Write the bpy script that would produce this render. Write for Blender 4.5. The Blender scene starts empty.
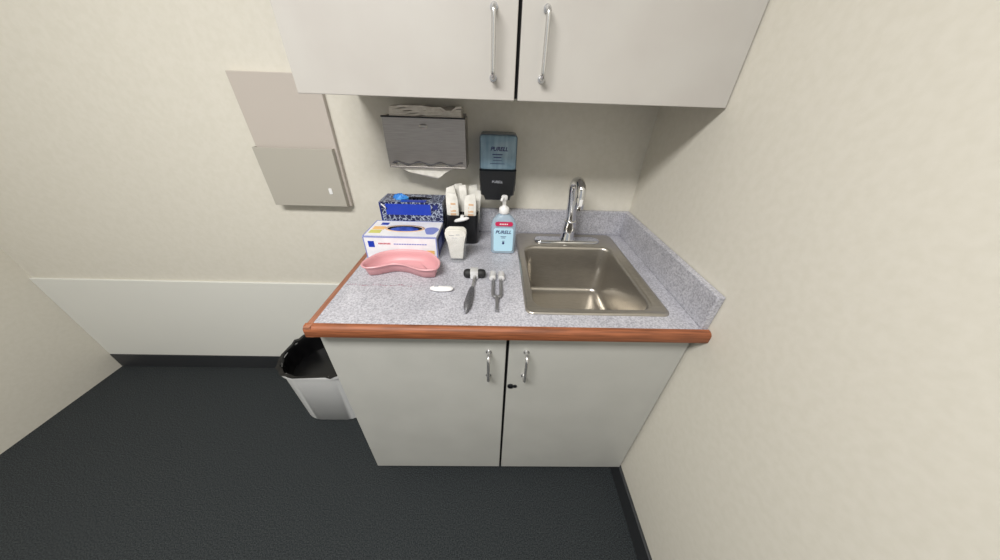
import bpy, bmesh, math, random
from math import sin, cos, pi, radians
from mathutils import Vector, Matrix
random.seed(7)
scene = bpy.context.scene
COL = scene.collection

# ------------------------------------------------------------------ materials
def lin(c):
    return tuple(((v/255)/12.92 if v/255 <= .04045 else ((v/255+.055)/1.055)**2.4) for v in c) + (1,)

def mat(name, rgb, rough=.5, metal=0., **kw):
    m = bpy.data.materials.new(name); m.use_nodes = True
    b = m.node_tree.nodes['Principled BSDF']
    b.inputs['Base Color'].default_value = lin(rgb)
    b.inputs['Roughness'].default_value = rough
    b.inputs['Metallic'].default_value = metal
    for k, v in kw.items():
        b.inputs[k.replace('_', ' ')].default_value = v
    return m

def noise_mat(name, c1, c2, scale=50, rough=.5, metal=0., lo=.35, hi=.65, detail=4, stretch=(1, 1, 1), bump=0., bdist=.001):
    m = mat(name, c1, rough, metal); nt = m.node_tree; n = nt.nodes; l = nt.links
    b = n['Principled BSDF']
    tc = n.new('ShaderNodeTexCoord'); mp = n.new('ShaderNodeMapping'); mp.inputs['Scale'].default_value = stretch
    no = n.new('ShaderNodeTexNoise'); no.inputs['Scale'].default_value = scale; no.inputs['Detail'].default_value = detail
    cr = n.new('ShaderNodeValToRGB')
    cr.color_ramp.elements[0].position = lo; cr.color_ramp.elements[0].color = lin(c1)
    cr.color_ramp.elements[1].position = hi; cr.color_ramp.elements[1].color = lin(c2)
    l.new(tc.outputs['Object'], mp.inputs['Vector']); l.new(mp.outputs['Vector'], no.inputs['Vector'])
    l.new(no.outputs['Fac'], cr.inputs['Fac']); l.new(cr.outputs['Color'], b.inputs['Base Color'])
    if bump:
        bp = n.new('ShaderNodeBump'); bp.inputs['Strength'].default_value = bump; bp.inputs['Distance'].default_value = bdist
        l.new(no.outputs['Fac'], bp.inputs['Height']); l.new(bp.outputs['Normal'], b.inputs['Normal'])
    return m

M = {}
M['wall'] = noise_mat('wall_paint', (212, 208, 196), (216, 212, 201), 60, .7, bump=.15)
M['wainscot'] = mat('wall_panel_white', (222, 222, 216), .5)
M['ceiling'] = noise_mat('ceiling_paint', (215, 214, 208), (222, 221, 215), 80, .8)
M['carpet'] = noise_mat('dark_carpet', (12, 17, 20), (62, 68, 71), 260, .95, lo=.35, hi=.75, bump=.8, bdist=.004)
M['base'] = mat('rubber_baseboard', (45, 47, 50), .5)
M['door'] = noise_mat('grey_laminate_door', (174, 174, 169), (179, 179, 174), 8, .42)
M['carcass'] = mat('cabinet_carcass', (150, 150, 147), .5)
M['toe'] = mat('toe_kick', (24, 24, 26), .6)
M['gap'] = mat('gap_shade', (14, 14, 16), .8)  # near-black colour standing in for the shade between cabinet doors
M['updoor'] = noise_mat('upper_laminate_door', (180, 176, 171), (184, 181, 176), 8, .4)
M['grip'] = noise_mat('dark_knurled_steel', (74, 74, 78), (128, 128, 132), 500, .45, .5, bump=.4)
M['chrome'] = mat('chrome', (225, 226, 228), .08, 1.)
M['satin'] = mat('satin_chrome', (205, 205, 205), .25, .85)
M['forksteel'] = mat('fork_steel', (150, 150, 152), .35, .7)
M['bright'] = mat('polished_weight', (232, 232, 232), .25, .45)
M['steel'] = noise_mat('brushed_steel', (168, 164, 158), (180, 176, 170), 30, .3, 1., stretch=(1, 1, 30), bump=.05)
M['sinksteel'] = noise_mat('sink_steel', (176, 171, 162), (188, 183, 175), 40, .30, .88, stretch=(1, 12, 12), bump=.06, bdist=.0006)
M['towelsteel'] = noise_mat('towel_dispenser_steel', (160, 155, 150), (176, 171, 166), 60, .36, .75, stretch=(.3, 1, 12), bump=.05)
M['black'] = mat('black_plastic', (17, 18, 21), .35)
M['rubber'] = mat('black_rubber', (26, 26, 28), .6)
M['white'] = mat('white_plastic', (232, 232, 232), .35)
M['paper'] = noise_mat('white_paper', (222, 220, 212), (238, 236, 230), 40, .8, bump=.3)
M['brownpaper'] = noise_mat('off_white_towel', (216, 210, 200), (230, 225, 216), 60, .85, bump=.3)
M['pink'] = mat('pink_plastic', (212, 156, 161), .4)
M['wood'] = noise_mat('oak_edge', (104, 58, 34), (156, 92, 58), 18, .55, lo=.3, hi=.7, detail=8, stretch=(.6, 8, 14))
M['woodside'] = noise_mat('oak_edge_side', (126, 80, 60), (160, 108, 84), 18, .55, lo=.3, hi=.7, detail=8, stretch=(8, .6, 14))
M['blueglove'] = noise_mat('blue_nitrile', (30, 52, 140), (60, 90, 190), 40, .5)
M['ltblue'] = noise_mat('light_blue_nitrile', (28, 110, 200), (70, 160, 235), 60, .45)
M['boxwhite'] = noise_mat('white_card', (228, 228, 234), (238, 238, 242), 30, .45)
M['navy'] = mat('navy_print', (26, 38, 110), .4)
M['royal'] = mat('royal_blue_print', (24, 58, 176), .35)
M['lilac'] = mat('lilac_print', (128, 140, 205), .45)
M['orange'] = mat('orange_print', (238, 190, 120), .45)
M['yellow'] = mat('yellow_green_print', (206, 204, 110), .45)
M['redprint'] = mat('red_print', (196, 70, 88), .45)
M['label_red'] = mat('crimson_label', (196, 34, 84), .4)
M['label_blue'] = mat('cyan_label', (182, 220, 238), .4)
M['label_text'] = mat('navy_lettering', (22, 30, 92), .4)
M['greytext'] = mat('grey_lettering', (165, 168, 176), .4)
M['peach'] = mat('peach_print', (222, 184, 150), .6)
M['interior'] = mat('dark_interior', (26, 22, 26), .8)
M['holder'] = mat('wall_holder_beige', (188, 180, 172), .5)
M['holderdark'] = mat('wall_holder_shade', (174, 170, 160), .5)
M['binwhite'] = mat('waste_bin_white', (208, 209, 209), .4)
M['bag'] = mat('black_bin_liner', (10, 10, 12), .3)
M['liquid'] = mat('blue_gel', (198, 218, 234), .12, Transmission_Weight=.5, IOR=1.3)
M['clear'] = mat('clear_plastic', (236, 240, 244), .12)
def see_through(m, f):
    nt = m.node_tree; t = nt.nodes.new('ShaderNodeBsdfTransparent'); x = nt.nodes.new('ShaderNodeMixShader'); x.inputs['Fac'].default_value = f
    nt.links.new(t.outputs[0], x.inputs[1]); nt.links.new(nt.nodes['Principled BSDF'].outputs[0], x.inputs[2]); nt.links.new(x.outputs[0], nt.nodes['Material Output'].inputs['Surface'])
see_through(M['clear'], .12)
M['bluewin'] = noise_mat('blue_refill_window', (108, 136, 154), (136, 162, 178), 22, .18, lo=.3, hi=.7, stretch=(3, 1, .5))
M['frost'] = mat('frosted_grey', (84, 98, 112), .3)
M['lamp_frame'] = mat('lamp_frame', (235, 235, 235), .5)

def laminate():
    m = mat('speckled_laminate', (170, 170, 178), .42); nt = m.node_tree; n = nt.nodes; l = nt.links; b = n['Principled BSDF']
    tc = n.new('ShaderNodeTexCoord')
    a = n.new('ShaderNodeTexNoise'); a.inputs['Scale'].default_value = 210; a.inputs['Detail'].default_value = 3
    r = n.new('ShaderNodeValToRGB'); e = r.color_ramp.elements
    e[0].position = .34; e[0].color = lin((148, 148, 156)); e[1].position = .66; e[1].color = lin((194, 194, 201))
    k = e.new(.5); k.color = lin((176, 176, 184))
    c = n.new('ShaderNodeTexNoise'); c.inputs['Scale'].default_value = 14
    mx = n.new('ShaderNodeMixRGB'); mx.blend_type = 'OVERLAY'; mx.inputs['Fac'].default_value = .25
    l.new(tc.outputs['Object'], a.inputs['Vector']); l.new(tc.outputs['Object'], c.inputs['Vector'])
    l.new(a.outputs['Fac'], r.inputs['Fac']); l.new(r.outputs['Color'], mx.inputs['Color1']); l.new(c.outputs['Fac'], mx.inputs['Color2'])
    l.new(mx.outputs['Color'], b.inputs['Base Color'])
    return m
M['laminate'] = laminate()
M['seam'] = noise_mat('pinkish_streak', (176, 160, 168), (150, 112, 126), 120, .5, lo=.4, hi=.62)

def floral():
    m = mat('silver_scroll_print', (30, 34, 60), .35); nt = m.node_tree; n = nt.nodes; l = nt.links; b = n['Principled BSDF']
    tc = n.new('ShaderNodeTexCoord')
    v = n.new('ShaderNodeTexVoronoi'); v.feature = 'DISTANCE_TO_EDGE'; v.inputs['Scale'].default_value = 60
    no = n.new('ShaderNodeTexNoise'); no.inputs['Scale'].default_value = 35; no.inputs['Distortion'].default_value = 2.
    l.new(tc.outputs['Object'], no.inputs['Vector'])
    sc = n.new('ShaderNodeVectorMath'); sc.operation = 'SCALE'; sc.inputs['Scale'].default_value = .022
    ad = n.new('ShaderNodeVectorMath'); ad.operation = 'ADD'
    l.new(no.outputs['Color'], sc.inputs[0]); l.new(sc.outputs[0], ad.inputs[0]); l.new(tc.outputs['Object'], ad.inputs[1]); l.new(ad.outputs[0], v.inputs['Vector'])
    r = n.new('ShaderNodeValToRGB'); e = r.color_ramp.elements
    e[0].position = .05; e[0].color = lin((160, 170, 188)); e[1].position = .09; e[1].color = lin((18, 24, 70))
    l.new(v.outputs['Distance'], r.inputs['Fac']); l.new(r.outputs['Color'], b.inputs['Base Color'])
    return m
M['floral'] = floral()

# ------------------------------------------------------------------ mesh helpers
def NB(): return bmesh.new()

def box(bm, x0, x1, y0, y1, z0, z1, mi=0, bev=0., seg=2):
    vs = [bm.verts.new((x, y, z)) for x in (x0, x1) for y in (y0, y1) for z in (z0, z1)]
    idx = [(0, 1, 3, 2), (4, 6, 7, 5), (0, 4, 5, 1), (2, 3, 7, 6), (0, 2, 6, 4), (1, 5, 7, 3)]
    fs = [bm.faces.new([vs[i] for i in f]) for f in idx]
    for f in fs: f.material_index = mi
    if bev:
        es = {e for f in fs for e in f.edges}
        r = bmesh.ops.bevel(bm, geom=list(es), offset=bev, segments=seg, affect='EDGES', profile=.5)
        for f in r['faces']: f.material_index = mi
    return vs

def loft(bm, loops, cap0=True, cap1=True, mi=0, closed=True):
    rings = [[bm.verts.new(p) for p in L] for L in loops]
    n = len(rings[0]); out = []
    for a, b in zip(rings, rings[1:]):
        for i in range(n if closed else n-1):
            j = (i+1) % n
            f = bm.faces.new((a[i], a[j], b[j], b[i])); f.material_index = mi; f.smooth = True; out.append(f)
    if cap0: f = bm.faces.new(list(reversed(rings[0]))); f.material_index = mi; out.append(f)
    if cap1: f = bm.faces.new(rings[-1]); f.material_index = mi; out.append(f)
    return out

def rrect(x0, x1, y0, y1, r, z, n=6):
    r = min(r, (x1-x0)/2-1e-5, (y1-y0)/2-1e-5); P = []
    for cx, cy, a0 in ((x1-r, y1-r, 0), (x0+r, y1-r, 90), (x0+r, y0+r, 180), (x1-r, y0+r, 270)):
        for k in range(n+1):
            a = radians(a0+90*k/n); P.append((cx+r*cos(a), cy+r*sin(a), z))
    return P

def circ(c, r, z, n=24, sy=1.):
    return [(c[0]+r*cos(2*pi*k/n), c[1]+r*sy*sin(2*pi*k/n), z) for k in range(n)]

def tube(bm, pts, rad, n=12, mi=0, flat=None):
    pts = [Vector(p) for p in pts]; rads = rad if isinstance(rad, (list, tuple)) else [rad]*len(pts)
    up = None; loops = []
    for i, p in enumerate(pts):
        t = (pts[min(i+1, len(pts)-1)]-pts[max(i-1, 0)]).normalized()
        if up is None:
            up = Vector((0, 0, 1)) if abs(t.z) < .9 else Vector((0, 1, 0))
        s = t.cross(up).normalized(); u = s.cross(t).normalized(); up = u
        r = rads[i]; fu = 1. if flat is None else flat
        loops.append([tuple(p+s*(r*cos(2*pi*k/n))+u*(r*fu*sin(2*pi*k/n))) for k in range(n)])
    loft(bm, loops, mi=mi)

def crom(P, closed=True, sub=6):
    out = []; n = len(P)
    for i in range(n if closed else n-1):
        p = [Vector(P[(i+k) % n] if closed else P[max(0, min(n-1, i+k))]) for k in (-1, 0, 1, 2)]
        for s in range(sub):
            t = s/sub
            out.append(.5*((2*p[1])+(p[2]-p[0])*t+(2*p[0]-5*p[1]+4*p[2]-p[3])*t*t+(3*p[1]-p[0]-3*p[2]+p[3])*t**3))
    if not closed: out.append(Vector(P[-1]))
    return out

def text_into(bm, s, size, mtx, shear=0., mi=0, depth=.0002, bold=.0):
    cu = bpy.data.curves.new('t', 'FONT'); cu.body = s; cu.size = size; cu.shear = shear
    cu.align_x = 'CENTER'; cu.align_y = 'CENTER'; cu.extrude = depth; cu.offset = bold
    o = bpy.data.objects.new('t', cu); COL.objects.link(o)
    dg = bpy.context.evaluated_depsgraph_get(); me = bpy.data.meshes.new_from_object(o.evaluated_get(dg))
    me.transform(mtx); nf = len(bm.faces); bm.from_mesh(me)
    bm.faces.ensure_lookup_table()
    for f in bm.faces[nf:]: f.material_index = mi
    bpy.data.objects.remove(o); bpy.data.meshes.remove(me); bpy.data.curves.remove(cu)

def facing_front(x, y, z):        # text lying in the xz plane and read from -y
    return Matrix.Translation((x, y, z)) @ Matrix.Rotation(pi/2, 4, 'X')

# ------------------------------------------------------------------ object helpers
ROOT = {}
def tag(o, label=None, cat=None, group=None, kind=None):
    if label: o['label'] = label
    if cat: o['category'] = cat
    if group: o['group'] = group
    if kind: o['kind'] = kind
    return o

def thing(name, label, cat, loc, group=None):
    o = bpy.data.objects.new(name, None); o.empty_display_size = .03; COL.objects.link(o); o.location = loc
    ROOT[o] = Vector(loc)
    return tag(o, label, cat, group)

def obj(name, bm, mats, parent=None, loc=None, smooth=None, label=None):
    base = ROOT[parent] if parent is not None else Vector(loc or (0, 0, 0))
    bmesh.ops.recalc_face_normals(bm, faces=bm.faces)
    bmesh.ops.translate(bm, verts=bm.verts, vec=-base)
    if smooth is not None:
        for f in bm.faces: f.smooth = True
        for e in bm.edges:
            if len(e.link_faces) == 2 and e.calc_face_angle(0) > radians(smooth): e.smooth = False
    me = bpy.data.meshes.new(name); bm.to_mesh(me); bm.free()
    for m in (mats if isinstance(mats, (list, tuple)) else [mats]): me.materials.append(M[m])
    o = bpy.data.objects.new(name, me); COL.objects.link(o)
    ROOT[o] = base
    if parent is not None: o.parent = parent
    else: o.location = base
    if label: o['label'] = label
    return o

def single(name, bm, mats, label, cat, loc, smooth=None, group=None):
    return tag(obj(name, bm, mats, None, loc, smooth), label, cat, group)

def struct(name, bm, m):
    return tag(obj(name, bm, m), kind='structure')

# ------------------------------------------------------------------ room shell
XL, XR, YB, YF, H = -2.7, 0.0, .59, -2.6, 2.5
b = NB(); box(b, XL-.1, XR+.1, YF, YB+.1, -.1, 0); struct('floor', b, 'carpet')
b = NB(); box(b, XL-.1, XR+.1, YB, YB+.1, 0, H); struct('wall_back', b, 'wall')
b = NB(); box(b, XR, XR+.1, YF, YB, 0, H); struct('wall_right', b, 'wall')
b = NB(); box(b, XL-.1, XL, YF, YB, 0, H); struct('wall_left', b, 'wall')
b = NB(); box(b, XL-.1, XR+.1, YF, YB+.1, H, H+.1); struct('ceiling', b, 'ceiling')
b = NB(); box(b, -.012, 0, YF, .075, 0, .10, bev=.003); struct('baseboard_right', b, 'base')
b = NB(); box(b, XL, -1.02, YB-.012, YB, 0, .10, bev=.003); struct('baseboard_back', b, 'base')
b = NB(); box(b, XL, -1.02, YB-.010, YB, .10, .61, bev=.003); struct('trim_1', b, 'wainscot')

# ------------------------------------------------------------------ base cabinet
CW = -1.009
cab = thing('base_cabinet', 'long grey two-door base cabinet under the sink counter', 'cabinet', (CW/2, .30, 0))
b = NB(); box(b, CW, CW+.018, .041, YB-.002, .10, .866); box(b, -.022, -.004, .041, YB-.002, .10, .866)
box(b, CW+.018, -.022, .041, YB-.002, .10, .118); box(b, CW+.018, -.022, YB-.008, YB-.002, .118, .866)
obj('body', b, 'carcass', cab)
b = NB(); box(b, -.530, -.486, .0405, .060, .101, .866); obj('door_gap_shade', b, 'gap', cab)  # dark strip behind the doors paints the shade in their gap
b = NB(); box(b, CW+.03, -.016, .10, .118, .0, .10); obj('toe_kick', b, 'toe', cab)
def handle(bm, x, y0, z0, z1, out):
    P = [(x, y0, z0), (x, y0-out*.55, z0), (x, y0-out*.92, z0+.006), (x, y0-out, z0+.018), (x, y0-out, (z0+z1)/2), (x, y0-out, z1-.018), (x, y0-out*.92, z1-.006), (x, y0-out*.55, z1), (x, y0, z1)]
    tube(bm, crom(P, False, 4), .0048, 10)
    for z in (z0, z1):
        loft(bm, [[(x+.008*cos(a), y, z+.008*sin(a)) for a in [2*pi*k/14 for k in range(14)]] for y in (y0, y0-.003)])
for x0, x1, hx, lock in ((CW, -.5122, -.560, False), (-.5038, -.009, -.455, True)):
    b = NB(); box(b, x0, x1, .02, .039, .10, .862, bev=.0015)
    d = obj('door', b, 'door', cab)
    b = NB(); handle(b, hx, .02, .686, .786, .028); obj('handle', b, 'satin', d, smooth=40, label='satin chrome bow handle')
    if lock:
        b = NB()
        for yy, r in ((.0155, .0095),):
            loft(b, [[(-.492+rr*cos(a), y, .634+rr*sin(a)) for a in [2*pi*k/20 for k in range(20)]] for y, rr in ((.02, r), (yy+.001, r), (yy, r*.85))])
        loft(b, [[(-.478+.006*cos(a), y, .634+.0055*sin(a)) for a in [2*pi*k/16 for k in range(16)]] for y in (.02, .0165)])
        obj('lock', b, 'black', d, smooth=40, label='small black cam lock')

# ------------------------------------------------------------------ countertop
ct = thing('countertop', 'speckled grey laminate countertop with oak front edge and backsplash', 'countertop', (-.5, .3, .868))
SX0, SX1, SY0, SY1 = -.464, -.070, .046, .560      # sink outline
hx0, hx1, hy0, hy1 = SX0+.014, SX1-.014, SY0+.014, SY1-.014
b = NB()
xs = [-.992, hx0, hx1, -.001]; ys = [0, hy0, hy1, YB-.001]
for zz, flip in ((.9, False), (.868, True)):
    for i in range(3):
        for j in range(3):
            if i == 1 and j == 1: continue
            v = [b.verts.new(p) for p in ((xs[i], ys[j], zz), (xs[i+1], ys[j], zz), (xs[i+1], ys[j+1], zz), (xs[i], ys[j+1], zz))]
            b.faces.new(v if not flip else v[::-1])
for (xa, ya, xb, yb_) in ((xs[0], 0, xs[3], 0), (xs[0], ys[3], xs[3], ys[3]), (xs[0], 0, xs[0], ys[3]), (xs[3], 0, xs[3], ys[3]),
                         (hx0, hy0, hx1, hy0), (hx0, hy1, hx1, hy1), (hx0, hy0, hx0, hy1), (hx1, hy0, hx1, hy1)):
    b.faces.new([b.verts.new(p) for p in ((xa, ya, .868), (xb, yb_, .868), (xb, yb_, .9), (xa, ya, .9))])
bmesh.ops.remove_doubles(b, verts=b.verts, dist=1e-5)
obj('worktop', b, 'laminate', ct)
b = NB(); box(b, -.970, -.002, YB-.020, YB-.001, .9, 1.0, bev=.003); box(b, -.021, -.002, .001, YB-.0205, .9, 1.0, bev=.003)
obj('backsplash', b, 'laminate', ct)
b = NB()
def prof(y): # rounded-top edge strip cross-section
    return None
L = []
for x in (-1.011, -.001):
    L.append([(x, -.0005, .900), (x, -.008, .8998), (x, -.013, .8975), (x, -.017, .893), (x, -.018, .887), (x, -.018, .870), (x, -.0165, .8675), (x, -.0005, .8675)])
loft(b, L); obj('front_edge', b, 'wood', ct, smooth=50)
b = NB(); L = []
for y in (-.017, YB-.001):
    L.append([(-.9925, y, .9), (-1.004, y, .8998), (-1.009, y, .898), (-1.011, y, .893), (-1.011, y, .8675), (-.9925, y, .8675)])
loft(b, L); obj('side_edge', b, 'woodside', ct, smooth=50)
b = NB()
for k in range(26):
    x = -.985+k*.0075; w = random.uniform(.002, .006); y = .168+.004*sin(k*.7)
    if random.random() < .8: box(b, x, x+w, y-.0022, y+random.uniform(.001, .0036), .9, .9003)
box(b, -.984, -.80, .1665, .1672, .9, .9003)
obj('streak', b, 'seam', ct, label='faint pinkish streak on the laminate')

# ------------------------------------------------------------------ sink
sk = thing('sink', 'rectangular stainless steel drop-in sink in the grey counter', 'sink', (-.27, .3, .9))
BX0, BX1, BY0, BY1 = -.437, -.107, .074, .444
b = NB()
def rr(d, z, r=None, k=0): # interpolate outline
    return None
Ls = [rrect(SX0, SX1, SY0, SY1, .022, .9003), rrect(SX0+.001, SX1-.001, SY0+.001, SY1-.001, .022, .9035), rrect(SX0+.004, SX1-.004, SY0+.004, SY1-.004, .020, .9055),
      rrect(SX0+.010, SX1-.010, SY0+.010, SY1-.010, .018, .9050), rrect(SX0+.014, SX1-.014, SY0+.014, SY1-.014, .018, .9030),
      rrect(BX0-.008, BX1+.008, BY0-.008, BY1+.008, .048, .9028), rrect(BX0-.004, BX1+.004, BY0-.004, BY1+.004, .046, .9018),
      rrect(BX0-.001, BX1+.001, BY0-.001, BY1+.001, .044, .8985), rrect(BX0+.001, BX1-.001, BY0+.001, BY1-.001, .042, .892),
      rrect(BX0+.006, BX1-.006, BY0+.006, BY1-.006, .040, .80), rrect(BX0+.010, BX1-.010, BY0+.010, BY1-.010, .040, .728),
      rrect(BX0+.014, BX1-.014, BY0+.014, BY1-.014, .036, .716), rrect(BX0+.024, BX1-.024, BY0+.024, BY1-.024, .030, .7085),
      rrect(BX0+.040, BX1-.040, BY0+.040, BY1-.040, .026, .7065)]
cx, cy = (BX0+BX1)/2, (BY0+BY1)/2
Ls.append([(cx+(p[0]-cx)*.35, cy+(p[1]-cy)*.3, .7045) for p in Ls[-1]])
loft(b, Ls, cap0=False)
bowl = obj('basin', b, 'sinksteel', sk, smooth=75)
b = NB(); loft(b, [circ((cx, cy), r, z, 28) for r, z in ((.044, .7048), (.044, .7070), (.038, .7075), (.034, .7056), (.012, .7052))])
obj('drain', b, 'satin', sk, smooth=60)

# ------------------------------------------------------------------ faucet
fc = thing('faucet', 'tall chrome gooseneck faucet at the back of the steel sink', 'faucet', (-.262, .497, .903))
b = NB(); loft(b, [rrect(-.392+d, -.134-d, .470+d, .522-d, .024, z) for d, z in ((0, .9032), (0, .908), (.003, .9115), (.008, .9125))])
obj('deck_plate', b, 'chrome', fc, smooth=50)
fx, fy = -.262, .497
b = NB(); loft(b, [circ((fx, fy), r, z, 28) for r, z in ((.029, .9125), (.029, .919), (.0255, .924), (.0245, .960), (.0230, .985), (.0230, .990), (.0185, .994))])
obj('base_body', b, 'chrome', fc, smooth=50)
R_ = .036; zc = 1.106; dirv = Vector((.16, -.985, 0)).normalized()
pts = [Vector((fx, fy, .992)), Vector((fx-.002, fy, 1.03)), Vector((fx-.006, fy, 1.07))]
fx -= .010
for k in range(0, 15):
    a = pi*k/14; pts.append(Vector((fx, fy, zc))+dirv*(R_*(1-cos(a)))+Vector((0, 0, R_*sin(a))))
end = pts[-1]; pts.append(end+Vector((0, 0, -.006)))
b = NB(); tube(b, pts, [.0195, .0180, .0165]+[.0155]*16, 18); obj('gooseneck', b, 'chrome', fc, smooth=50)
b = NB(); loft(b, [circ((end.x, end.y), r, z, 22) for r, z in ((.0145, end.z-.006), (.0158, end.z-.009), (.0158, end.z-.040), (.0142, end.z-.047), (.011, end.z-.048))])
obj('spray_head', b, 'chrome', fc, smooth=50)
b = NB(); loft(b, [[(end.x-.0052+.0, end.y-.0152, end.z-.012-.022*k)] for k in ()] or [rrect(end.x-.006, end.x+.005, end.y-.0185, end.y-.013, .002, z) for z in (end.z-.032, end.z-.010)])
obj('tip_highlight', b, 'white', fc, smooth=40, label='white highlight modelled on the spout tip')  # white piece imitates the highlight on the chrome tip

# ------------------------------------------------------------------ upper cabinet
UY, UZ = .262, 1.371
uc = thing('wall_cabinet', 'light grey two-door wall cabinet above the counter', 'cabinet', (CW/2, .42, UZ))
b = NB(); box(b, -1.012, -.002, UY+.021, YB-.002, UZ+.004, 2.12); obj('body', b, 'updoor', uc)
b = NB(); box(b, -.520, -.494, UY+.0195, UY+.0208, UZ+.004, 2.12); obj('door_gap_shade', b, 'gap', uc)  # thin dark strip, painted shade for the upper door gap
for x0, x1, hx in ((-1.012, -.5112, -.561), (-.5032, -.003, -.452)):
    b = NB(); box(b, x0, x1, UY, UY+.019, UZ, 2.12, bev=.0015); d = obj('door', b, 'updoor', uc)
    b = NB(); handle(b, hx, UY, UZ+.043, UZ+.16, .030); obj('handle', b, 'satin', d, smooth=40, label='satin chrome bow handle')

# ------------------------------------------------------------------ paper towel dispenser
td = thing('towel_dispenser', 'brushed steel paper towel dispenser on the wall', 'towel dispenser', (-.782, .545, 1.163))
X0, X1, Y0, Z0, Z1 = -.914, -.652, .500, 1.163, 1.313
b = NB()
box(b, X0, X0+.003, Y0+.004, YB-.001, Z0, Z1+.004); box(b, X1-.003, X1, Y0+.004, YB-.001, Z0, Z1+.004); box(b, X0+.003, X1-.003, YB-.004, YB-.001, Z0, Z1+.012)
obj('body', b, 'towelsteel', td)
b = NB()
n = 40; top = []; rows = []
for zi in range(9):
    row = []
    for k in range(n+1):
        u = k/n; x = X0+(X1-X0)*u
        zb = Z0+.013+.0055*sin(u*2*pi*3.2) if .06 < u < .94 else Z0
        z = zb+(Z1-zb)*zi/8
        yy = Y0-.003*sin(pi*zi/8)
        row.append((x, yy, z))
    rows.append(row)
outer = [[b.verts.new(p) for p in r] for r in rows]; inner = [[b.verts.new((p[0], p[1]+.004, p[2])) for p in r] for r in rows]
for G in (outer, inner):
    for r0, r1 in zip(G, G[1:]):
        for k in range(n): b.faces.new((r0[k], r0[k+1], r1[k+1], r1[k]))
for k in range(n):
    b.faces.new((outer[0][k], inner[0][k], inner[0][k+1], outer[0][k+1])); b.faces.new((outer[-1][k], outer[-1][k+1], inner[-1][k+1], inner[-1][k]))
for r0, r1, q0, q1 in zip(outer, outer[1:], inner, inner[1:]):
    b.faces.new((r0[0], r1[0], q1[0], q0[0])); b.faces.new((r0[-1], q0[-1], q1[-1], r1[-1]))
obj('front_cover', b, 'towelsteel', td, smooth=40)
b = NB(); G = []
for k in range(61):
    u = k/60; x = X0+.012+(X1-X0-.024)*u; z = Z0+.0155+.0045*sin(u*2*pi*3.3); h = .0018+.0008*sin(u*40)
    G.append([(x, Y0-.0032, z-h), (x, Y0-.0032, z+h), (x, Y0-.0022, z+h), (x, Y0-.0022, z-h)])
loft(b, G); obj('serrated_edge', b, 'grip', td, label='dark wavy serrated tear edge')
b = NB(); box(b, X0-.002, X1+.002, Y0-.003, Y0+.006, Z1, Z1+.004, bev=.001); obj('top_rim', b, 'black', td, label='top rim coloured black as shadow')  # black here imitates the shadow line between towels and cover
b = NB(); tube(b, [(X0+.004, Y0-.002, Z0+.004), (X1-.004, Y0-.002, Z0+.004)], .0035, 10); obj('bottom_rail', b, 'towelsteel', td, smooth=40)
b = NB(); loft(b, [[(-.785+r*1.8*cos(a), y, 1.290+r*sin(a)) for a in [2*pi*k/20 for k in range(20)]] for r, y in ((.0075, Y0), (.0075, Y0-.0035), (.005, Y0-.005))])
obj('lock', b, 'steel', td, smooth=40)
# folded towels on top / sheet hanging from the bottom
b = NB()
def sheet(bm, f, nu, nv, th=.0012):
    A = [[bm.verts.new(f(i/nu, j/nv)) for i in range(nu+1)] for j in range(nv+1)]
    B = [[bm.verts.new(Vector(f(i/nu, j/nv))+Vector(th) if not isinstance(th, float) else Vector(f(i/nu, j/nv))+Vector((0, th, th))) for i in range(nu+1)] for j in range(nv+1)]
    for G in (A, B):
        for j in range(nv):
            for i in range(nu): bm.faces.new((G[j][i], G[j][i+1], G[j+1][i+1], G[j+1][i])).smooth = True
    for i in range(nu):
        bm.faces.new((A[0][i], B[0][i], B[0][i+1], A[0][i+1])); bm.faces.new((A[-1][i], A[-1][i+1], B[-1][i+1], B[-1][i]))
    for j in range(nv):
        bm.faces.new((A[j][0], A[j+1][0], B[j+1][0], B[j][0])); bm.faces.new((A[j][-1], B[j][-1], B[j+1][-1], A[j+1][-1]))
for lay in range(6):
    z = Z1-.006+lay*.0062
    L = []
    m_ = 14
    for k in range(m_+1):
        u = k/m_; x = X0+.022+(X1-X0-.034)*u
        w = .0018*sin(u*9+lay)+.001*sin(u*23+lay*2); droop = (.010 if .72 < u < .86 else 0) if lay >= 4 else 0
        L.append([(x, Y0+.008+.002*lay-.001*sin(u*7), z+w-droop), (x, Y0+.075, z+w*.5+.001), (x, Y0+.075, z+w*.5+.0070), (x, Y0+.008+.002*lay-.001*sin(u*7), z+w+.0068-droop)])
    loft(b, L)
single('paper_towels', b, 'brownpaper', 'crumpled stack of paper towels lying on the steel dispenser', 'paper towels', (-.782, .54, Z1), smooth=50)
b = NB()
sheet(b, lambda u, v: (-.900+.045*v*(1-u)+(.225-.055*v)*u, Y0+.012-.006*v, Z0+.010-(.026+.026*u*(1 if u < .8 else (1-u)/.2))*v), 20, 6, .0010)
single('paper_towel', b, 'paper', 'white paper towel sheet hanging from the bottom of the steel dispenser', 'paper towel', (-.80, .51, Z0))

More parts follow.
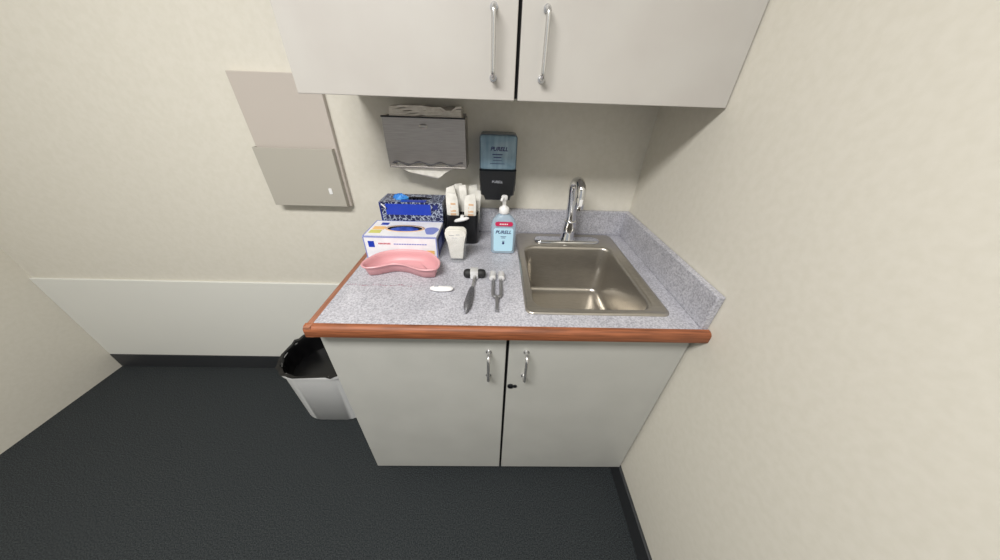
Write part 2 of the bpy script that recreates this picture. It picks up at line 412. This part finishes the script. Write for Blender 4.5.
# ------------------------------------------------------------------ soap dispenser on wall
sd = thing('sanitizer_dispenser', 'black and translucent blue sanitizer dispenser on the wall', 'dispenser', (-.543, .54, 1.076))
def vr(x0, x1, z0, z1, r, y, n=6): return [(p[0], y, p[1]) for p in [(q[0], q[1]) for q in rrect(x0, x1, z0, z1, r, 0, n)]]
a0, a1 = -.6065, -.4805
b = NB(); loft(b, [vr(a0, a1, 1.084, 1.274, .012, YB-.001), vr(a0, a1, 1.084, 1.274, .012, .505)]); obj('housing', b, 'frost', sd, smooth=50)
b = NB(); loft(b, [vr(a0+.003, a1-.003, 1.166, 1.272, .009, .5055), vr(a0+.003, a1-.003, 1.166, 1.272, .009, .495), vr(a0+.008, a1-.008, 1.170, 1.268, .008, .490)])
win = obj('window', b, 'bluewin', sd, smooth=50, label='translucent blue upper window')
b = NB()
secs = []
for y, d in ((.5055, 0), (.494, 0), (.487, .004)):
    pts_ = [(a0-.001+d, 1.166-d), (a1+.001-d, 1.166-d), (a1+.0005-d, 1.122), (a1-.004-d, 1.080+d), (a1-.014-d, 1.076+d), (a1-.018-d, 1.061+d), (a0+.020+d, 1.061+d), (a0+.014+d, 1.076+d), (a0+.004+d, 1.080+d), (a0-.0005+d, 1.122)]
    secs.append([(p[0], y, p[1]) for p in pts_])
loft(b, secs); low = obj('push_bar', b, 'black', sd, smooth=30, label='black lower push cover')
b = NB(); text_into(b, 'PURELL', .0175, facing_front(-.541, .4888, 1.232), shear=.25, bold=.0003)
for i, (w, z) in enumerate(((.034, 1.214), (.026, 1.205), (.030, 1.196), (.05, 1.186))):
    t = .0026 if i < 2 else .0012; box(b, -.546-w/2, -.546+w/2, .4890, .4896, z, z+t)
obj('lettering', b, 'label_text', win, label='dark navy lettering')
b = NB(); text_into(b, 'PURELL', .0115, facing_front(-.545, .4858, 1.127), shear=.25, bold=.0001); obj('lettering', b, 'greytext', low, label='small grey lettering')

# ------------------------------------------------------------------ glove boxes
def card_box(bm, x0, x1, y0, y1, z0, z1, ex, ey, ecx=None, n=32):
    """open-topped card box: outer skin with an oval dispensing hole in the top"""
    ecx = (x0+x1)/2 if ecx is None else ecx; ecy = (y0+y1)/2
    for q in (((x0, y0), (x1, y0)), ((x1, y0), (x1, y1)), ((x1, y1), (x0, y1)), ((x0, y1), (x0, y0))):
        (xa, ya), (xb, yb_) = q
        bm.faces.new([bm.verts.new(p) for p in ((xa, ya, z0), (xb, yb_, z0), (xb, yb_, z1), (xa, ya, z1))])
    bm.faces.new([bm.verts.new(p) for p in ((x0, y0, z0), (x0, y1, z0), (x1, y1, z0), (x1, y0, z0))])
    ins, outs = [], []
    for k in range(n):
        a = 2*pi*(k+.5)/n; c, s = cos(a), sin(a)
        ins.append((ecx+ex*c, ecy+ey*s, z1))
        # border point
        hx_, hy_ = (x1-ecx if c > 0 else ecx-x0), (y1-y0)/2
        t = min(hx_/abs(c) if abs(c) > 1e-6 else 9, hy_/abs(s) if abs(s) > 1e-6 else 9)
        outs.append((ecx+t*c, ecy+t*s, z1))
    I = [bm.verts.new(p) for p in ins]; O = [bm.verts.new(p) for p in outs]; D = [bm.verts.new((p[0], p[1], z1-.006)) for p in ins]
    for k in range(n):
        j = (k+1) % n
        bm.faces.new((I[k], I[j], O[j], O[k])); f = bm.faces.new((I[j], I[k], D[k], D[j])); f.material_index = 1
    # corners
    for cxn, cyn in ((x0, y0), (x1, y0), (x1, y1), (x0, y1)):
        best = sorted(range(n), key=lambda k: (outs[k][0]-cxn)**2+(outs[k][1]-cyn)**2)[:2]
        sidepts = [outs[k] for k in best]
        bm.faces.new([bm.verts.new(p) for p in (sidepts[0], (cxn, cyn, z1), sidepts[1])])
    bmesh.ops.remove_doubles(bm, verts=bm.verts, dist=1e-6)

wx0, wx1, wy0, wy1, wz = -.983, -.742, .325, .461, .984
wb = thing('glove_box', 'white and lilac glove box standing behind the pink basin', 'glove box', ((wx0+wx1)/2, .39, .9))
b = NB(); card_box(b, wx0, wx1, wy0, wy1, .9003, wz, .060, .024, -.862); obj('carton', b, ['boxwhite', 'interior'], wb)
b = NB(); MATS = ['lilac', 'royal', 'orange', 'yellow', 'redprint', 'peach', 'navy']
t = .0004
def top(x0, x1, y0, y1, mi): box(b, x0, x1, y0, y1, wz+.0002, wz+t+.0002, mi)
def fr(x0, x1, z0, z1, mi): box(b, x0, x1, wy0-t-.0003, wy0-.0003, z0, z1, mi)
top(wx0, wx1, wy0, wy0+.003, 0); top(wx0, wx1, wy1-.003, wy1, 0); top(wx0, wx0+.003, wy0+.003, wy1-.003, 0)
top(wx0+.01, wx0+.048, wy0+.026, wy0+.052, 3); top(wx0+.012, wx0+.052, wy0+.056, wy0+.082, 2); top(wx0+.028, wx0+.054, wy0+.096, wy0+.116, 1)
loft(b, [[(-.768+(.022+.004*sin(3*a))*cos(a), .378+(.034+.004*cos(2*a))*sin(a), z) for a in [2*pi*k/20 for k in range(20)]] for z in (wz+.0003, wz+.0009)], mi=0)
for s_ in (1, 1.12):
    pass
# border ring around the opening
ring = [[(-.862+(.060+d)*cos(2*pi*k/32), .3935+(.024+d*.7)*sin(2*pi*k/32), z) for k in range(32)] for d, z in ((.001, wz+.0008), (.009, wz+.0008), (.009, wz+.0003), (.001, wz+.0003))]
loft(b, ring+[ring[0]], cap0=False, cap1=False, mi=5)
fr(wx0, wx0+.003, .901, wz-.001, 0); fr(wx1-.003, wx1, .901, wz-.001, 0); fr(wx0+.003, wx1-.003, wz-.004, wz-.0005, 0)
fr(wx0+.014, wx0+.034, .945, .967, 1)
for k in range(9): fr(wx0+.048+k*.0045, wx0+.048+k*.0045+.003, .956, .961, 4)
for k in range(13): fr(wx0+.098+k*.0085, wx0+.098+k*.0085+.007, .956, .9595, 0)
fr(wx1-.036, wx1-.010, .922, .936, 2)
obj('printed_panel', b, MATS, wb, label='blue, lilac and orange printing')
b = NB(); box(b, wx1+.0003, wx1+.0008, wy0+.012, wy1-.006, .906, .972, 0); box(b, wx1+.0008, wx1+.0012, wy0+.03, wy0+.08, .925, .958, 1)
obj('end_panel', b, ['navy', 'lilac'], wb, label='dark blue printed end panel')
def clump(cx_, cy_, cz_, rx, ry, rz, n=20, m=8, wr=.25):
    bm = NB(); ph = [random.uniform(0, 6) for _ in range(4)]; L = []
    for j in range(m):
        v = j/(m-1)*pi*.96+.06
        L.append([(cx_+rx*sin(v)*cos(a)*(1+wr*.5*sin(3*a+ph[0])), cy_+ry*sin(v)*sin(a)*(1+wr*.5*sin(4*a+ph[1])), cz_-rz*cos(v)*(1+wr*sin(5*a+ph[2]+v*3))) for a in [2*pi*k/n for k in range(n)]])
    loft(bm, L); return bm
single('nitrile_glove', clump(-.862, .392, .979, .052, .020, .009, wr=.12), 'blueglove', 'dark blue glove showing in the oval opening of the white glove box', 'glove', (-.862, .392, .96), smooth=70)

bx0, bx1, by0, by1, bz = -.966, -.741, .467, .567, 1.052
bb = thing('glove_box', 'dark blue glove box with silver scrollwork behind the white box', 'glove box', ((bx0+bx1)/2, .515, .9))
b = NB(); card_box(b, bx0, bx1, by0, by1, .9003, bz, .058, .018, -.845); obj('carton', b, ['floral', 'interior'], bb)
b = NB(); t = .0005
def bf(x0, x1, z0, z1, mi): box(b, x0, x1, by0-t-.0003, by0-.0003, z0, z1, mi)
bf(bx0+.022, bx1-.042, bz-.046, bz-.006, 0); bf(bx1-.034, bx1-.016, bz-.024, bz-.008, 1)
bf(bx0, bx0+.006, .91, bz-.002, 1)
for k in range(6): bf(bx0+.008+k*.003, bx0+.012+k*.003, bz-.012-k*.003, bz-.006-k*.003, 2)
box(b, bx0+.075, bx1-.06, by0+.004, by0+.028, bz+.0002, bz+.0007, 0)
obj('printed_panel', b, ['royal', 'navy', 'boxwhite'], bb, label='bright royal blue front band')
b = clump(-.900, .510, 1.052, .026, .014, .014, wr=.5)
o = single('nitrile_glove', b, 'ltblue', 'light blue glove poking out of the top of the dark blue glove box', 'glove', (-.91, .508, 1.045), smooth=70)

# ------------------------------------------------------------------ kidney basin
def ip(u, v, z): return None
rim = KIDNEY = [(-.957, .226), (-.950, .258), (-.925, .299), (-.875, .322), (-.810, .322), (-.765, .309), (-.727, .262), (-.719, .229), (-.724, .205), (-.742, .198), (-.770, .198), (-.800, .211), (-.826, .224), (-.860, .229), (-.888, .217), (-.912, .206), (-.940, .205)]
loop = crom([(x, y, 0) for x, y in rim], True, 4)
cxk = sum(p.x for p in loop)/len(loop); 
def inset(P, d):
    out = []; n = len(P)
    for i in range(n):
        tt = (P[(i+1) % n]-P[i-1]).normalized(); nn = Vector((-tt.y, tt.x, 0))
        # outline runs clockwise seen from above -> inward normal on the right
        out.append(P[i]-nn*(-d if AREA > 0 else d))
    return out
AREA = sum(a.x*b_.y-b_.x*a.y for a, b_ in zip(loop, loop[1:]+loop[:1]))
def lp(d, z): return [(p.x, p.y, z) for p in inset(loop, d)]
b = NB()
loft(b, [lp(.018, .9003), lp(.013, .903), lp(.007, .925), lp(.004, .9335), lp(-.001, .9345), lp(-.002, .937), lp(0, .9395), lp(.003, .939), lp(.006, .936), lp(.008, .925), lp(.015, .908), lp(.020, .905)])
single('kidney_basin', b, 'pink', 'pink plastic kidney-shaped basin in front of the glove boxes', 'basin', (-.84, .26, .9), smooth=60)

# ------------------------------------------------------------------ black caddy and packets
ox0, ox1, oy0, oy1, oz = -.729, -.612, .452, .566, 1.013
cd = thing('desk_caddy', 'black plastic caddy against the backsplash full of white packets', 'caddy', (-.672, .515, .9))
b = NB()
outer_ = [rrect(ox0+d, ox1-d, oy0+d, oy1-d, .016, z) for d, z in ((.004, .9003), (.002, .905), (0, oz))]
inn = [rrect(ox0+d, ox1-d, oy0+d, oy1-d, .014, z) for d, z in ((.003, oz), (.004, .906))]
loft(b, outer_+inn); obj('tub', b, 'black', cd, smooth=50)
b = NB(); box(b, -.673, -.671, oy0+.004, oy1-.004, .906, oz-.003); box(b, ox0+.004, -.6735, .500, .502, .906, oz-.003); box(b, -.6705, ox1-.004, .500, .502, .906, oz-.003)
obj('divider', b, 'black', cd)
def packet(x, y, w, d, h, tilt, lean, label, stripe=False, z0=.907, name='wrapped_packet'):
    bm = NB(); L = []
    T = Matrix.Translation((x, y, z0)) @ Matrix.Rotation(radians(tilt), 4, 'Y') @ Matrix.Rotation(radians(lean), 4, 'X')
    for f, s in ((0, .8), (.1, .9), (.4, 1.0), (.6, 1.05), (.75, 1.02), (.86, 1.06), (.93, 1.0), (1., .86)):
        L.append([tuple(T @ Vector((px*s+.0012*sin(9*f+px*400), py*(1 if f < .9 else .35)+.001*sin(px*500+f*11), f*h+(.005*sin(px*260+h*900) if f > .9 else 0)))) for px, py in [(q[0], q[1]) for q in rrect(-w/2, w/2, -d/2, d/2, .002, 0, 2)]])
    loft(bm, L)
    root = thing(name, label, 'packet', (x, y, z0), 'white packets in the black caddy' if name == 'wrapped_packet' else None)
    obj('wrapper', bm, 'paper', root, smooth=60)
    if stripe:
        bm = NB()
        for k in range(5):
            vs = [T @ Vector(p) for p in ((-w*.22+.0008*k, -d/2-.0008, h*(.50+.07*k)), (w*.30, -d/2-.0008, h*(.50+.07*k)), (w*.30, -d/2-.0008, h*(.54+.07*k)), (-w*.22+.0008*k, -d/2-.0008, h*(.54+.07*k)))]
            bm.faces.new([bm.verts.new(v) for v in vs])
        obj('print', bm, 'peach', root, label='faint peach print')
packet(-.702, .470, .040, .010, .180, -1, -1, 'wide white wrapped packet with peach print at the left front of the black caddy', True)
packet(-.645, .470, .040, .010, .178, 2, -1, 'wide white wrapped packet with faint print at the right front of the black caddy', True)
packet(-.706, .516, .036, .016, .192, -3, 0, 'tall white packet behind the left front packet in the black caddy')
packet(-.690, .543, .034, .014, .193, 0, 0, 'white packet at the back left of the black caddy')
packet(-.654, .514, .026, .014, .204, -5, 0, 'tallest white packet leaning left in the middle of the black caddy')
packet(-.645, .543, .034, .014, .192, 3, 0, 'white packet at the back right of the black caddy')
packet(-.630, .516, .022, .014, .184, 6, 0, 'white packet leaning right toward the rim of the black caddy')
b = NB(); tube(b, [(-.696, .440, .996), (-.690, .439, .999), (-.677, .437, 1.003), (-.662, .436, 1.007), (-.650, .437, 1.010), (-.643, .438, 1.010)], [.003, .0080, .0100, .0100, .0085, .003], 12, flat=.7)
# clip tongue reaches over the caddy rim so the piece is carried by it
box(b, -.674, -.662, .440, .4565, 1.0135, 1.0160, bev=.001); box(b, -.674, -.662, .436, .4415, 1.003, 1.0160, bev=.001)
single('white_clip', b, 'white', 'small white oval clip hooked on the front rim of the black caddy', 'clip', (-.671, .46, 1.0), smooth=60)

# ------------------------------------------------------------------ clear cup with white sachets
cpx, cpy = -.677, .333
b = NB(); loft(b, [circ((cpx, cpy), r, z, 28) for r, z in ((.027, .9003), (.029, .902), (.0360, .996), (.0373, .998), (.0360, .9995), (.0347, .997), (.0278, .904), (.0272, .9035))])
single('plastic_cup', b, 'clear', 'clear plastic cup holding white folded sachets, beside the glove box', 'cup', (cpx, cpy, .9), smooth=50)
def sachet(y, h, w, lean, label, hexa=True, dx=0.):
    bm = NB(); T = Matrix.Translation((cpx+dx, y, .912)) @ Matrix.Rotation(radians(lean), 4, 'X')
    out = [(-w*.60, 0), (w*.60, 0), (w*.80, h*.55), (w, h*.80), (w, h*.92), (w*.72, h), (-w*.72, h), (-w, h*.92), (-w, h*.80), (-w*.80, h*.55)]
    loft(bm, [[tuple(T @ Vector((px, yy, pz))) for px, pz in out] for yy in (-.004, .004)])
    bmesh.ops.bevel(bm, geom=list(bm.edges), offset=.0012, segments=2, affect='EDGES')
    r = thing('sachet', label, 'sachet', (cpx+dx, y, .906), 'white sachets in the clear cup'); obj('wrapper', bm, 'paper', r, smooth=50)
    return r, T
r, T = sachet(cpy-.012, .106, .0335, 3, 'front white sachet with faint dark marks in the clear cup')
b = NB()
for xa, xb, z in ((-.020, -.004, .086), (.002, .014, .089), (-.012, .006, .078)):
    b.faces.new([b.verts.new(T @ Vector(p)) for p in ((xa, -.0045, z), (xb, -.0045, z), (xb, -.0045, z+.0022), (xa, -.0045, z+.0022))])
obj('print', b, 'greytext', r, label='faint grey marks')
sachet(cpy-.001, .108, .0340, 1, 'middle white sachet in the clear cup')
sachet(cpy+.010, .104, .0325, -1, 'rear white sachet in the clear cup')

# ------------------------------------------------------------------ pump bottle
px, py = -.5195, .405
pb = thing('sanitizer_bottle', 'clear blue hand sanitizer pump bottle left of the sink', 'bottle', (px, py, .9))
def bl(w, d, z, r=.016): w *= 1.07; return rrect(px-w/2, px+w/2, py-d/2, py+d/2, r, z, 6)
b = NB(); loft(b, [bl(.072, .040, .9003), bl(.080, .047, .903), bl(.082, .049, .93), bl(.082, .049, .985), bl(.080, .047, 1.008), bl(.070, .042, 1.024, .02), bl(.050, .036, 1.036, .017), bl(.034, .030, 1.042, .0149), bl(.026, .026, 1.044, .0129), bl(.026, .026, 1.048, .0129)])
obj('bottle_body', b, 'liquid', pb, smooth=50)
b = NB(); f_ = py-.0252
loft(b, [vr(px-.034, px+.034, .912, 1.000, .008, f_), vr(px-.034, px+.034, .912, 1.000, .008, f_-.0006)]); lab = obj('front_label', b, 'label_blue', pb, label='pale cyan front label')
b = NB(); loft(b, [vr(px-.029, px+.031, 1.008, 1.023, .0065, py-.0235-.0015), vr(px-.029, px+.031, 1.008, 1.023, .0065, py-.0215-.006)])
obj('red_label', b, 'label_red', pb, label='crimson oval strip')
b = NB()
for k in range(5): box(b, px-.014+k*.006, px-.010+k*.006, py-.0285, py-.0275, 1.0135, 1.0175)
obj('red_label_print', b, 'white', pb)
b = NB(); text_into(b, 'PURELL', .0165, facing_front(px-.001, f_-.0009, .985), shear=.25, bold=.0003)
for w, z in ((.020, .968), (.014, .963), (.008, .951), (.008, .947)): box(b, px-w/2, px+w/2, f_-.0011, f_-.0007, z, z+.0016)
loft(b, [[(px+.004*cos(a), y, .943+.004*sin(a)) for a in [2*pi*k/12 for k in range(12)]] for y in (f_-.0007, f_-.0011)])
obj('lettering', b, 'label_text', lab, label='navy lettering')
b = NB(); loft(b, [circ((px, py), r, z, 24) for r, z in ((.0165, 1.046), (.0175, 1.048), (.0175, 1.062), (.0150, 1.066), (.0085, 1.069), (.0060, 1.074), (.0060, 1.090))])
obj('cap', b, 'white', pb, smooth=45)
b = NB(); loft(b, [circ((px, py), r, z, 20) for r, z in ((.0085, 1.090), (.0105, 1.092), (.0105, 1.102), (.008, 1.105))])
tube(b, [(px+.004, py, 1.099), (px-.005, py-.012, 1.100), (px-.009, py-.022, 1.099), (px-.011, py-.026, 1.094)], [.0055, .005, .0042, .0035], 12)
obj('pump_head', b, 'white', pb, smooth=45)

# ------------------------------------------------------------------ reflex hammer
DY = -.019
rh = thing('reflex_hammer', 'reflex hammer with black rubber head lying on the counter', 'hammer', (-.61, .17, .9))
b = NB()
hz = .9148
L = []
for x, r in ((-.6445, .004), (-.6425, .0105), (-.637, .0140), (-.628, .0145), (-.620, .0130), (-.600, .0130), (-.592, .0145), (-.583, .0140), (-.5775, .0105), (-.5755, .004)):
    L.append([(x, .2205+r*.98*cos(a)+(x+.61)*.02, hz+r*sin(a)) for a in [2*pi*k/20 for k in range(20)]])
loft(b, L); obj('rubber_head', b, 'rubber', rh, smooth=60)
b = NB(); box(b, -.6235, -.5985, .2065, .2345, .9008, .9300, bev=.003); obj('head_collar', b, 'bright', rh, smooth=40)
b = NB(); tube(b, [(-.6085, .210, .9125), (-.6090, .200, .910), (-.6110, .180, .9065), (-.6130, .153, .9060)], [.0056, .0050, .0048, .0052], 12); obj('shaft', b, 'satin', rh, smooth=50)
b = NB(); tube(b, [(-.6130, .156, .9072), (-.6140, .145, .9090), (-.6155, .122, .9100), (-.6175, .095, .9106), (-.6195, .072, .9108), (-.6200, .058, .9100), (-.6205, .050, .908), (-.6208, .044, .9052), (-.6210, .040, .904)], [.0045, .0068, .0088, .0100, .0102, .0088, .0050, .0036, .001], 14)
obj('grip', b, 'grip', rh, smooth=50, label='dark knurled steel grip')

# ------------------------------------------------------------------ tuning fork
tf = thing('tuning_fork', 'steel tuning fork with weighted ends lying beside the sink', 'tuning fork', (-.54, .16, .9))
b = NB()
for s in (-1, 1):
    x = -.5405+s*.0115
    tube(b, [(x, .225, .9085), (x, .18, .9085), (x, .132, .9085), (x-s*.0005, .119, .9085), (x-s*.003, .112, .9085), (x-s*.007, .1095, .9085), (x-s*.0115, .109, .9085)], .0047, 10)
obj('tines', b, 'forksteel', tf, smooth=50, label='grey steel tines')
b = NB(); tube(b, [(-.5405, .112, .9085), (-.5405, .098, .9085), (-.5405, .092, .908), (-.5405, .058, .9062), (-.5405, .051, .9062)], [.0065, .0058, .0042, .0042, .0052], 12); obj('stem', b, 'forksteel', tf, smooth=50)
for s in (-1, 1):
    x = -.5405+s*.0135
    b = NB(); loft(b, [[(x+r*cos(a), y, .9115+r*sin(a)) for a in [2*pi*k/18 for k in range(18)]] for y, r in ((.197, .007), (.199, .0100), (.222, .0102), (.229, .0100), (.231, .007))])
    obj('weight', b, 'bright', tf, smooth=40)

# ------------------------------------------------------------------ white ear-thermometer-like cover lying flat
b = NB(); tube(b, [(-.735, .150, .9075), (-.731, .148, .9075), (-.720, .146, .9075), (-.705, .145, .9075), (-.688, .145, .9075), (-.674, .146, .9075), (-.668, .146, .9075)], [.002, .0075, .0110, .0118, .0110, .0092, .004], 14, flat=.6)
box(b, -.722, -.710, .145, .150, .9140, .9147, mi=1)
single('plastic_cover', b, ['white', 'greytext'], 'small white elongated plastic piece lying alone on the counter', 'plastic piece', (-.705, .158, .9), smooth=60)

# ------------------------------------------------------------------ waste bin and wall holder at the left
wbn = thing('waste_bin', 'white waste bin on the carpet left of the base cabinet', 'bin', (-1.33, .42, 0))
def br(d, z): return rrect(-1.52+d, -1.15-d, .262+d, .550-d, .125, z, 10)
b = NB(); loft(b, [br(.010, .0005), br(.006, .004), br(0, .325), br(-.006, .327), br(-.006, .340), br(0, .342), br(.006, .338), br(.010, .01)])
obj('bin_body', b, 'binwhite', wbn, smooth=50)
b = NB(); L = []
for d, z, w in ((-.0075, .286, 0), (-.0085, .300, .001), (-.0080, .3445, .003), (.004, .3455, .003), (.010, .33, .002), (.014, .24, .004)):
    L.append([(p[0]+w*sin(k*1.9), p[1]+w*cos(k*2.3), p[2]+w*sin(k*2.7)) for k, p in enumerate(br(d, z))])
loft(b, L[2:], cap0=False); obj('liner', b, 'bag', wbn, smooth=60, label='black bin liner folded over the rim')

wh = thing('wall_file_holder', 'beige wall-mounted file holder at the left end of the back wall', 'file holder', (-1.27, .57, .99))
b = NB(); box(b, -1.40, -1.118, .572, YB-.001, .995, 1.42, bev=.002); obj('back_panel', b, 'holder', wh)
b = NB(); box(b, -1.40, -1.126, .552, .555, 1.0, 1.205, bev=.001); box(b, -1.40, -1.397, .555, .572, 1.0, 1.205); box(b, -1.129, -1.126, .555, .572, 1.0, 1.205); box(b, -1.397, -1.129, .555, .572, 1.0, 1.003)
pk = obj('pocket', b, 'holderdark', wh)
b = NB(); loft(b, [vr(-1.178, -1.166, 1.048, 1.070, .003, .5515), vr(-1.178, -1.166, 1.048, 1.070, .003, .5500)]); obj('label_plate', b, 'white', pk, label='small white plate')

# ------------------------------------------------------------------ camera
cam_d = bpy.data.cameras.new('camera'); cam = bpy.data.objects.new('camera', cam_d); COL.objects.link(cam)
cx_, cy_, cz_, pitch, yaw, roll, f = -.5506, -.5208, 1.3825, .58444, .0275, .03559, 280.2
F = Vector((sin(yaw)*cos(pitch), cos(yaw)*cos(pitch), -sin(pitch))); R = Vector((cos(yaw), -sin(yaw), 0)); U = R.cross(F)
R2 = R*cos(roll)+U*sin(roll); U2 = -R*sin(roll)+U*cos(roll)
cam.matrix_world = Matrix(((R2.x, U2.x, -F.x, cx_), (R2.y, U2.y, -F.y, cy_), (R2.z, U2.z, -F.z, cz_), (0, 0, 0, 1)))
cam_d.sensor_fit = 'HORIZONTAL'; cam_d.sensor_width = 36; cam_d.lens = f/1000*36; cam_d.clip_start = .02
scene.camera = cam

# ------------------------------------------------------------------ light
def area(name, loc, sx, sy, e, col=(1, 1, 1), rot=(0, 0, 0)):
    d = bpy.data.lights.new(name, 'AREA'); d.shape = 'RECTANGLE'; d.size = sx; d.size_y = sy; d.energy = e; d.color = col
    o = bpy.data.objects.new(name, d); COL.objects.link(o); o.location = loc; o.rotation_euler = rot; return o
area('ceiling_light_source', (-1.15, -1.0, 2.46), 1.0, .45, 61, (1, .98, .95))
w = bpy.data.worlds.new('room_ambient'); scene.world = w; w.use_nodes = True
w.node_tree.nodes['Background'].inputs['Color'].default_value = (.93, .96, 1, 1); w.node_tree.nodes['Background'].inputs['Strength'].default_value = .45
scene.view_settings.view_transform = 'Standard'; scene.view_settings.look = 'None'; scene.view_settings.exposure = 0; scene.view_settings.gamma = 1
